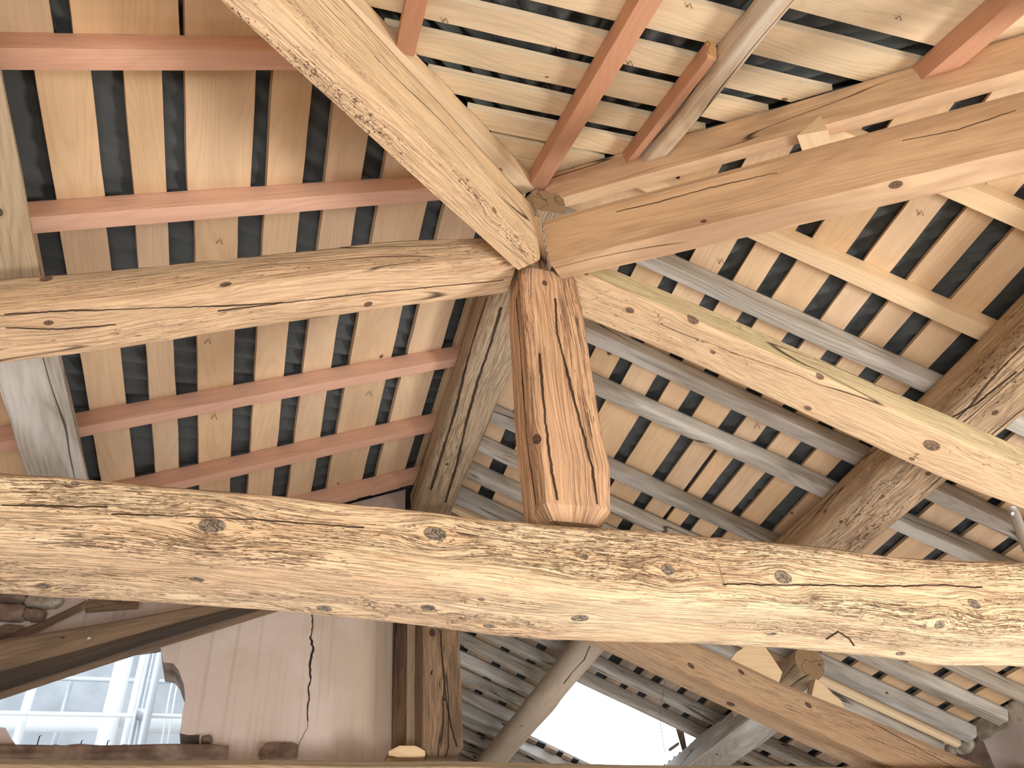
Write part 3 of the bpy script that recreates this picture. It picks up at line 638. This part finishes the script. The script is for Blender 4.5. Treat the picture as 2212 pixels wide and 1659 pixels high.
gRa = [(1.118, 1.168), (1.269, 1.323), (1.426, 1.481), (1.566, 1.624), (1.736, 1.799), (1.883, 1.941), (2.024, 2.089), (2.188, 2.253), (2.35, 2.40), (2.52, 2.57), (2.70, 2.75), (2.87, 2.92)]
gRb = [(.973, 1.046), (1.24, 1.30), (1.447, 1.503), (1.629, 1.685), (1.773, 1.790), (1.857, 1.908), (1.994, 2.038), (2.124, 2.187), (2.251, 2.30), (2.40, 2.45), (2.56, 2.61), (2.72, 2.77), (2.873, 2.926), (3.031, 3.077), (3.2, 3.249), (3.366, 3.409), (3.527, 3.565)]
gRc = [(.973, 1.046), (1.24, 1.29), (1.455, 1.51), (1.626, 1.68), (1.82, 1.86), (2.001, 2.066), (2.153, 2.196), (2.261, 2.312), (2.416, 2.455), (2.54, 2.581), (2.70, 2.74), (2.87, 2.92), (3.03, 3.08), (3.2, 3.25), (3.37, 3.41)]
def rboards(gaps, y0, y1, zone, mat, hi=3.72, skip=None):
    bs = gaps2boards(gaps, APEX[0]+.012, hi)
    for i, (a, b) in enumerate(bs):
        l0, l1 = max(y0, hipR(a)+.015), max(y0, hipR(b)+.015)
        if min(l0, l1) > y1-.05: continue
        lab = 'right slope roof board, %s out from the ridge, %s' % (ORD[i], zone)
        if skip and b > skip[0] and a < skip[1]:
            board('R', a, b, (l0, l1), (skip[2], skip[2]), mat, lab+', before the hole', 'boards of the right slope '+zone)
            board('R', a, b, (skip[3], skip[3]), (y1, y1), mat, lab+', past the hole', 'boards of the right slope '+zone)
        else: board('R', a, b, (l0, l1), (y1, y1), mat, lab, 'boards of the right slope '+zone)
rboards(gRa, -.9, 2.470, 'nearest bay', M_BRD, 3.05)
rboards(gRb, 2.472, 4.05, 'around the second truss', M_BRD)
rboards(gRc, 4.052, 7.25, 'far bays', M_DBRD, skip=(1.84, 2.72, 4.97, 6.08))

gH = [(a, b+.010 if b-a > .01 else b+.002) for a, b in [(-1.5, -1.45), (-1.2, -1.15), (-.9, -.85), (-.62, -.57), (-.33, -.28), (-.06, -.01), (.22, .27), (.50, .555), (.740, .789), (.911, .960), (1.051, 1.092), (1.190, 1.230), (1.320, 1.360), (1.457, 1.471), (1.565, 1.5685)]]
bs = gaps2boards(gH, -1.8, DT-.03)[::-1]
def hx(y, s): return (APEX[0]-(DT-y)*TH/TL+.02) if s < 0 else (APEX[0]+(DT-y)*TH/TR-.02)
for i, (a, b) in enumerate(bs):
    rr = random.Random(i); j = lambda: rr.uniform(-.004, .012)
    board('H', a, b, (hx(a, -1)+j(), hx(b, -1)+j()), (hx(a, 1)-j(), hx(b, 1)-j()), M_HBRD, 'pale board of the hip end, %s row up from the king post' % ORD[i], 'boards of the hip end')

# ------------------------------------------------------------------ corrugated sheets and hip caps over the boards
def sheet(k, label, us, vfun, nv, per=0.088, hole=None):
    V = []; F = []; A = 0.016; up = TB+.004+A
    for u in us:
        v0, v1 = vfun(u)
        for j in range(nv+1):
            v = v0+(v1-v0)*j/nv
            x, y = (u, v) if k != 'H' else (v, u)
            ph = v/per*2*math.pi
            p = V3(x, y, pz(k, x, y))+NRM[k]*(up+A*math.cos(ph))
            V.append(p)
    n1 = nv+1
    for i in range(len(us)-1):
        for j in range(nv):
            f = (i*n1+j, i*n1+j+1, (i+1)*n1+j+1, (i+1)*n1+j)
            if hole:
                c = sum(V[a] for a in f)/4
                wob = 0.0
                if hole[0]-wob < c[0] < hole[1]+wob and hole[2]-wob < c[1] < hole[3]+wob: continue
            F.append(f)
    o = mesh_obj('corrugated_roof_sheet', V, F, [M_SHEET], smooth=True); tag(o, label, 'roof sheet'); return o
sheet('L', 'dark corrugated sheet above the boards of the left slope', np.linspace(-3.05, APEX[0], 20), lambda x: (hipL(x), 3.98), 500)
sheet('R', 'dark corrugated sheet above the boards of the right slope, torn open at the hole', np.linspace(APEX[0], 3.95, 60), lambda x: (hipR(x), 7.4), 760, hole=(1.80, 2.76, 4.94, 6.12))
sheet('H', 'dark corrugated sheet above the boards of the hip end', np.linspace(-1.9, DT, 40), lambda y: (hx(y, -1)-.02, hx(y, 1)+.02), 420)
def ridgecap(a, b, label):
    a = V3(*a); b = V3(*b); d = (b-a)/np.linalg.norm(b-a); s = np.cross(d, V3(0, 0, 1)); s /= np.linalg.norm(s); u = np.cross(s, d)
    V = []; F = []; n = 30; m = 9
    for i in range(n+1):
        p = a+(b-a)*i/n
        for j in range(m):
            t = math.pi*j/(m-1); V.append(p+s*math.cos(t)*.14+u*(math.sin(t)*.10-.045+.02))
    for i in range(n):
        for j in range(m-1): F.append((i*m+j, i*m+j+1, (i+1)*m+j+1, (i+1)*m+j))
    o = mesh_obj('roofing_strip', V, F, [M_SHEET], smooth=True); tag(o, label, 'roofing strip')
ap = APEX+V3(0, 0, .045)
ridgecap(ap, V3(ap[0], 7.4, ap[2]), 'dark capping along the ridge above the boards')
dL = np.cross(NRM['L'], NRM['H']); dL = -dL/dL[0]; dR = np.cross(NRM['R'], NRM['H']); dR = dR/dR[0]
ridgecap(ap, ap+dL*3.6, 'dark capping above the left hip, seen as a thin line beside the wormy hip beam')
ridgecap(ap, ap+dR*3.2, 'dark capping above the right hip, behind the slim hip rafter')

# ------------------------------------------------------------------ walls and floor
from mathutils.geometry import tessellate_polygon
def slab(name, outer, holes, thick, mats, parent=None, fine=0):
    """outer/holes: lists of 3D points in one plane; thick: vector to the back face"""
    loops = [outer]+list(holes)
    pts = [V3(*p) for l in loops for p in l]; n = len(pts)
    tris = tessellate_polygon([[Vector(p) for p in l] for l in loops])
    V = pts+[p+thick for p in pts]; F = [tuple(t) for t in tris]+[tuple(a+n for a in reversed(t)) for t in tris]; fm = [0]*(2*len(tris))
    k = 0
    for l in loops:
        for i in range(len(l)):
            a, b = k+i, k+(i+1) % len(l); F.append((a, b, b+n, a+n)); fm.append(1)
        k += len(l)
    o = mesh_obj(name, V, F, mats, parent, None, fm)
    import bmesh
    bm = bmesh.new(); bm.from_mesh(o.data); bmesh.ops.recalc_face_normals(bm, faces=bm.faces); bm.to_mesh(o.data); bm.free()
    return o
def struct(o): o['kind'] = 'structure'; return o
def rough(pts, amp, step, seed, closed=False):
    out = []; n = len(pts)
    for i in range(n if closed else n-1):
        a, b = V3(*pts[i]), V3(*pts[(i+1) % n]); L = np.linalg.norm(b-a); m = max(1, int(L/step))
        for j in range(m):
            p = a+(b-a)*j/m
            if j: p = p + V3(float(noise(i*3.1+j*.9, seed)), 0, float(noise(seed, i*2.3+j*1.1)))*amp
            out.append(p)
    return out
YW = 3.68
W_ = lambda x, y, Y=YW: tuple(atY(x, y, Y))
XL, XR, YB = -2.95, 3.575, -1.85
xr = .60
outer = [(XL, YW, 0), (xr, YW, 0), (xr, YW, pz('L', xr, YW)-.003), (XL, YW, pz('L', XL, YW)-.003)]
hole = rough([W_(-60, 1560), W_(12, 1572), W_(22, 1592), W_(36, 1611), W_(120, 1608), W_(250, 1611), W_(430, 1611), W_(431, 1587), W_(388, 1584), W_(392, 1560), W_(400, 1515), W_(397, 1478),
              W_(386, 1448), W_(374, 1433), W_(352, 1430), W_(348, 1362), W_(-60, 1425)], .006, .03, 4.0, True)
wf = struct(slab('wall_far', outer, [hole], V3(0, .22, 0), [M_PLAST, M_STONE]))
struct(slab('wall_middle', [(.62, YW+.22, 0), (.62, 7.3, 0), (.62, 7.3, 4.08), (.62, YW+.22, 4.08)], [], V3(-.1, 0, 0), [M_ROOMW, M_ROOMW]))
struct(slab('wall_end', [(.5, 7.2, 0), (3.9, 7.2, 0), (3.9, 7.2, pz('R', 3.9, 7.2)), (APEX[0], 7.2, APEX[2]), (.5, 7.2, 4.05)], [], V3(0, .2, 0), [M_ROOMW, M_ROOMW]))
struct(slab('wall_left', [(XL, YB, 0), (XL, YW, 0), (XL, YW, pz('L', XL, 0)), (XL, YB, pz('L', XL, 0))], [], V3(-.2, 0, 0), [M_ROOMW, M_ROOMW]))
struct(slab('wall_back', [(XL-.2, YB, 0), (XR+.2, YB, 0), (XR+.2, YB, pz('H', 0, YB)), (XL-.2, YB, pz('H', 0, YB))], [], V3(0, -.2, 0), [M_ROOMW, M_ROOMW]))
ye = float(atX(2112, 1572, XR)[1]); zt = pz('R', XR, 0)
top = [(XR, y, zt-.035-.02*float(noise(y*3.0, 1.0))) for y in np.arange(ye, YB, -.12)]
struct(slab('wall_right', [(XR, ye, 0)]+top+[(XR, YB, zt-.04), (XR, YB, 0)], [], V3(.3, 0, 0), [M_PLAST2, M_STONE]))
struct(slab('wall_right', [(XR+.035, ye+.01, 0), (XR+.035, 7.2, 0), (XR+.035, 7.2, zt-.03), (XR+.035, ye+.01, zt-.03)], [], V3(.26, 0, 0), [M_STONE, M_STONE]))
struct(slab('wall_right', [(XR-.02, YB, zt-.07), (XR-.02, ye, zt-.07), (XR-.02, ye, zt+.02), (XR-.02, YB, zt+.02)], [], V3(.2, 0, 0), [M_MORTAR, M_MORTAR]))
struct(slab('floor', [(XL-.2, YB-.2, 0), (XR+.3, YB-.2, 0), (XR+.3, 7.4, 0), (XL-.2, 7.4, 0)], [], V3(0, 0, -.1), [M_FLOOR, M_FLOOR]))

# lumpy things: stones and mortar
def lump(name, c, r, mat, label, cat, group=None, seed=1.0, sq=0.0, parent=None):
    V = []; F = []; nu, nv = 20, 12
    for i in range(nv+1):
        th = math.pi*i/nv
        for j in range(nu):
            ph = 2*math.pi*j/nu
            d = V3(math.sin(th)*math.cos(ph), math.sin(th)*math.sin(ph), math.cos(th))
            k = 1.0
            if sq: k = 1/((abs(d[0])**(2+sq)+abs(d[1])**(2+sq)+abs(d[2])**(2+sq))**(1/(2+sq)))
            k *= 1+.16*float(noise(d[0]*2.1+seed, d[1]*2.1+seed, d[2]*2.1))+.09*float(noise(d[0]*6+seed, d[1]*6, d[2]*6+seed))
            V.append(V3(*c)+d*k*V3(*r))
    for i in range(nv):
        for j in range(nu): F.append((i*nu+j, i*nu+(j+1) % nu, (i+1)*nu+(j+1) % nu, (i+1)*nu+j))
    o = mesh_obj(name, V, F, [mat], parent, smooth=True)
    o.data.validate()
    return tag(o, label, cat, group)
# worn masonry under the gable opening
st = []
for x in np.linspace(-60, 492, 16):
    p = atY(x, 1623, 3.62); r = .022 if x < 470 else .017
    st.append((p+V3(0, 0.03, 0), V3(0, .05, 0), V3(0, 0, r)))
sill = timber('trim_1', st, M_STONE, end=M_STONE, rad=.5, res=.02, nring=6, lump=.008); struct(sill)
for j, (px, py, rx, rz, lb) in enumerate([(602, 1626, .075, .035, 'cracked grey stone at the foot of the plaster wall'), (18, 1325, .075, .035, 'purplish rubble stone at the far left above the dark rafter'),
        (95, 1300, .07, .028, 'pale rubble stone in the wall just under the big tie beam'), (75, 1330, .04, .022, 'small pale rubble stone between two larger ones'), (25, 1290, .06, .022, 'brown rubble stone at the left edge, highest of its pile'),
        (22, 1365, .05, .02, 'flat rubble stone at the left edge, lowest of its pile'), (447, 1600, .022, .014, 'tiny broken stone at the lower right corner of the gable opening')]):
    lump('stone', atY(px, py, 3.66), (rx, .035, rz), M_STONE if j != 2 else M_MORTAR, lb, 'stone', 'rubble stones in the plaster wall', seed=j*2.7+1, sq=2.0)
for j, (px, py, r, lb) in enumerate([(2045, 1625, .05, 'largest pale mortar lump above the brown rafter end'), (2000, 1622, .035, 'mortar lump left of the largest one'), (2085, 1610, .05, 'grey mortar lump against the plaster corner'),
        (2075, 1570, .035, 'mortar lump on the rim under the pale rafter ends'), (2115, 1553, .04, 'long mortar lump on the rim above the plaster'), (2160, 1535, .04, 'mortar lump on the rim nearest the right edge but one'), (2200, 1512, .04, 'mortar lump on the rim at the right edge'), (1975, 1640, .03, 'lowest small mortar lump by the brown rafter')]):
    p = atX(px, py, XR+.02); lump('mortar_lump', p, (.03, r*1.5, r*.75), M_MORTAR, lb, 'mortar', 'old mortar along the right wall top', seed=j*3.3)
pl = timber('plank', [(atY(-30, 1400, 3.6), V3(0, .012, 0), V3(.006, 0, .022)), (atY(90, 1352, 3.6), V3(0, .012, 0), V3(.006, 0, .02)), (atY(182, 1308, 3.6), V3(0, .012, 0), V3(.006, 0, .02))], M_BRN, rad=.2, res=.03)
tag(pl, 'dark narrow plank above the stained rafter at bottom left', 'plank')

pl = timber('plank', [(atY(188, 1308, 3.62), V3(0, .012, 0), V3(0, 0, .03)), (atY(300, 1300, 3.62), V3(0, .012, 0), V3(0, 0, .03))], M_K2, rad=.1, res=.03)
tag(pl, 'short brown board between the dark narrow plank and the big tie beam', 'plank')
# crack in the plaster
cp = [(674, 1325), (676, 1352), (670, 1378), (677, 1398), (673, 1414), (669, 1440), (671, 1462), (666, 1490), (668, 1512), (664, 1540), (665, 1560), (663, 1576), (650, 1598), (642, 1622)]
V = []; F = []
pp = rough([atY(x, y, YW-.0015) for x, y in cp], .004, .012, 9.0)
for i, p in enumerate(pp):
    w = .0018+.0022*abs(float(noise(i*.7, 2.0)))+(.002 if 8 < i < 22 else 0); w = w if i < len(pp)*.8 else .0010
    V += [p-V3(w, 0, 0), p+V3(w, 0, 0), p-V3(w, -.004, 0), p+V3(w, .004, 0)]
for i in range(len(pp)-1):
    a = i*4; F += [(a, a+1, a+5, a+4), (a, a+4, a+6, a+2), (a+1, a+3, a+7, a+5)]
mesh_obj('crack', V, F, [flat('crack_dark', (48, 36, 32), 0.95)], wf, origin=np.zeros(3))

# ------------------------------------------------------------------ tubes, nails, wires
def tube(name, pts, r, mat, label=None, cat=None, group=None, parent=None, kind=None, n=8, flat_end=True):
    pts = [V3(*p) for p in pts]; V = []; F = []
    rs = r if isinstance(r, (list, tuple)) else [r]*len(pts)
    for i, p in enumerate(pts):
        d = pts[min(i+1, len(pts)-1)]-pts[max(i-1, 0)]; d /= np.linalg.norm(d)
        s = np.cross(d, V3(.3, .2, 1)); s /= np.linalg.norm(s); u = np.cross(s, d)
        for j in range(n):
            t = 2*math.pi*j/n; V.append(p+(s*math.cos(t)+u*math.sin(t))*rs[i])
    for i in range(len(pts)-1):
        for j in range(n): F.append((i*n+j, i*n+(j+1) % n, (i+1)*n+(j+1) % n, (i+1)*n+j))
    F += [tuple(range(n)), tuple(reversed(range((len(pts)-1)*n, len(pts)*n)))]
    o = mesh_obj(name, V, F, [mat], parent, smooth=True, origin=None if parent is None else np.zeros(3))
    return tag(o, label, cat, group, kind)
yn = 1.488
tube('nail', [tuple(atY(1806, 1364, yn)+V3(0, .04, 0))]+[tuple(atY(x, y, yn)+V3(0, -.004, 0)) for x, y in [(1808, 1366), (1824, 1376), (1833, 1382), (1843, 1397)]], [.0022, .0022, .002, .002, .0018], M_IRON, 'bent rusty nail sticking out of the big tie beam near its lower right', 'nail')
def on(k, x, y, off=.002): return tuple(hit(x, y, k, off))
vs = [('H', 963, 38), ('H', 1362, 130), ('H', 1942, 32), ('H', 1201, 100), ('H', 1490, 6), ('H', 1180, 180), ('L', 263, 539), ('L', 474, 517), ('L', 449, 733), ('L', 463, 896), ('L', 797, 846), ('R', 1990, 456), ('R', 1560, 561), ('R', 1637, 916)]
vn = ['on the pale board near the top of the orange rafter stub', 'on the pale board between the bright orange and the half-round rafter', 'on the broad pale board at top right', 'below the second dark gap of the hip end',
      'on the board at the very top between the middle rafters', 'near the third dark gap of the hip end', 'on a left slope board just above the cracked rafter', 'on a narrow left slope board above the cracked rafter',
      'on a left slope board just below the cracked rafter', 'on a left slope board under the first lower red rafter', 'on a left slope board near the ridge, between lower red rafters', 'on a right slope board under the heavy hip beam', 'on a right slope board near the silver-grey rafter', 'on a right slope board right of the king post']
for (k, x, y), lb in zip(vs, vn):
    n = -NRM[k]; a, b, c = (V3(*on(k, x-7, y+9, .001)), V3(*on(k, x, y-5, .001))+n*.010, V3(*on(k, x+5, y+8, .001))+n*.006)
    tube('nail', [a, b, c], .0011, M_IRON, 'bent nail tip '+lb, 'nail', 'bent nail tips poking through the boards', n=6)

# small wooden pieces
def chip(name, px, Y, th, mat, label, cat, off=None):
    pts = [tuple(atY(x, y, Y)) for x, y in px]
    V = [V3(*p) for p in pts]; n = len(V); V = V+[p+V3(0, th, 0) for p in V]
    F = [tuple(range(n)), tuple(reversed(range(n, 2*n)))]+[(i, (i+1) % n, (i+1) % n+n, i+n) for i in range(n)]
    g = [(p[0]*1.3, p[2]*1.1+p[1], 3.3+len(px)) for p in V]
    o = mesh_obj(name, V, F, [mat], attrs={'gc': g}); return tag(o, label, cat)
chip('cleat', [(1578, 1424), (1592, 1408), (1612, 1396), (1640, 1392), (1655, 1400), (1672, 1425), (1690, 1452), (1683, 1474)], 3.42, .06, M_PINE, 'pinkish curved wood cleat left of the log end', 'cleat')
chip('cleat', [(1752, 1508), (1762, 1466), (1785, 1484), (1800, 1500), (1818, 1514), (1824, 1530), (1822, 1542)], 3.42, .06, M_PINE, 'pinkish wood cleat with a brown knot right of the log end', 'cleat')
chip('cleat', [(1728, 1136), (1736, 1118), (1747, 1102), (1784, 1115), (1776, 1136), (1768, 1152)], 2.62, .05, M_RED, 'small reddish cleat wedged against the wormy purlin', 'cleat')
def hd(x, y):                                # point on the vertical plane through the right hip
    d = ray(x, y); t = (APEX[0]+DT)/(d[0]+d[1]); return EYE+d*t
a = [hd(1728, 312), hd(1778, 268), hd(1794, 300)]; lat = V3(q2, q2, 0)*.05
V = [p-lat*.7 for p in a]+[p+lat for p in a]
o = mesh_obj('wood_wedge', V, [(0, 1, 2), (5, 4, 3), (0, 3, 4, 1), (1, 4, 5, 2), (2, 5, 3, 0)], [M_PINE], attrs={'gc': [(p[0], p[2]*2, 5.5) for p in V]})
tag(o, 'small wood wedge between the slim hip rafter and the heavy hip beam', 'wedge')
b0 = atY(193, 1381, Y2-.004)
bolt = tube('bolt', [b0, b0+V3(0, .012, 0)], .010, M_ZINC, 'zinc bolt head', parent=LB2, n=12)
tube('wire', [atY(x, y, 4.4) for x, y in [(1414, 1458), (1434, 1466), (1436, 1480), (1433, 1502), (1430, 1520), (1426, 1545), (1428, 1570), (1432, 1600), (1436, 1625)]], .0016, M_WIRE, 'thin dusty wire hanging in front of the bright roof hole', 'wire', n=6)
tube('wire', [atY(x, y, 4.42) for x, y in [(1427, 1462), (1437, 1474), (1432, 1500), (1424, 1524), (1426, 1545)]], .0012, M_WIRE, 'shorter wire twisted round the longer hanging one', 'wire', n=6)
p0 = atY(2187, 1104, 1.44)
pc = tube('white_bracket', [atY(x, y, 1.44) for x, y in [(2186, 1098), (2192, 1112), (2200, 1135), (2216, 1175), (2240, 1230)]], [.010, .014, .014, .013, .013], M_ZINC, 'pale metal bracket tip with a bolt entering at the right edge', 'bracket', n=12)
tube('bolt', [atY(2190, 1110, 1.425), atY(2190, 1110, 1.44)], .006, M_STEEL, 'bolt head', parent=pc, n=10)
# broken stuff beside the roof hole
def hz(x, y, off=.03): return hit(x, y, 'R', off)
for j, (a, b, w, lb) in enumerate([((1468, 1575), (1482, 1632), .05, 'broken dark board hanging at the right side of the roof hole'), ((1446, 1620), (1466, 1606), .012, 'short dark splinter across the bright roof hole')]):
    A_, B_ = hz(*a), hz(*b)
    o = timber('broken_board', [(A_, V3(w/2, 0, 0), V3(0, 0, .008)), (B_, V3(w/3, 0, 0), V3(0, 0, .008))], M_BRN, rad=.1, res=.03); tag(o, lb, 'board')

# ------------------------------------------------------------------ outside, seen through the gable opening
YF = 6.2
struct(slab('wall_outside', [(-6, YF, -1), (.5, YF, -1), (.5, YF, 7), (-6, YF, 7)], [], V3(0, .2, 0), [M_FACADE, M_FACADE]))
GS = 'scaffold outside the gable opening'
def vtube(px, py, Y, r, mat, label, name='scaffold_tube', dx=0):
    p = atY(px, py, Y); return tube(name, [(p[0], Y, p[2]-2.2), (p[0]+dx, Y, p[2]+2.0)], r, mat, label, 'scaffold', GS, n=12)
vtube(322, 1530, 4.9, .022, M_STEEL, 'galvanised scaffold upright, thickest of those seen through the gable opening')
vtube(308, 1480, 5.0, .012, M_STEEL, 'thin steel ladder stile left of the thick scaffold upright')
vtube(318, 1480, 5.0, .010, M_STEEL, 'second thin steel ladder stile beside the first')
vtube(286, 1530, 5.1, .022, M_WHITE, 'bright white scaffold upright in the middle of the gable opening')
vtube(244, 1530, 5.3, .05, M_WHITE, 'broad white tube standing in for the glare band behind the scaffold')  # white tube put in for a sunlit band of glare outside
vtube(48, 1560, 5.1, .022, M_WHITE, 'white scaffold upright at the left end of the gable opening')
vtube(62, 1500, 5.5, .02, M_STEEL, 'grey scaffold upright at the left, farther back')
vtube(118, 1600, 5.6, .014, M_STEEL, 'thin grey upright low in the opening, left part')
for (y0, Y, r, m, lb) in [(1543, 5.0, .012, M_WHITE, 'thin white ledger tube crossing the opening'), (1560, 5.4, .055, M_WHITE, 'thick white horizontal pipe across the opening'), (1466, 5.5, .014, M_STEEL, 'upper grey ledger tube under the dark rafter')]:
    p = atY(150, y0, Y); tube('scaffold_tube', [(p[0]-2.0, Y, p[2]), (p[0]+(.62 if r > .03 else 1.0), Y, p[2])], r, m, lb, 'scaffold', GS, n=12)
cpt = atY(308, 1543, 4.95); tube('coupler', [cpt-V3(.03, 0, 0), cpt+V3(.03, 0, 0)], .032, M_STEEL, 'scaffold coupler where ledger and upright meet', 'coupler', n=10)
for px, lb in [(368, 'white rope nearer the thick scaffold upright'), (380, 'white rope nearer the broken plaster edge')]:
    p = atY(px, 1500, 5.2); tube('rope', [(p[0]+.004*math.sin(i*.9), 5.2, p[2]-1.2+i*.1) for i in range(26)], .0055, M_WHITE, lb, 'rope', 'ropes outside the gable opening', n=6)
for px, lb in [(80, 'leftmost'), (174, 'middle'), (231, 'rightmost')]:
    p = atY(px, 1610, 3.70); tube('nail', [p-V3(0, 0, .01), p+V3(0, 0, .035 if px == 80 else .016), p+V3(.006, 0, .038 if px == 80 else .019)], .0022, M_IRON, 'rusty nail standing on the ledge of the gable opening, %s of three' % lb, 'nail', 'nails standing on the opening ledge', n=6)
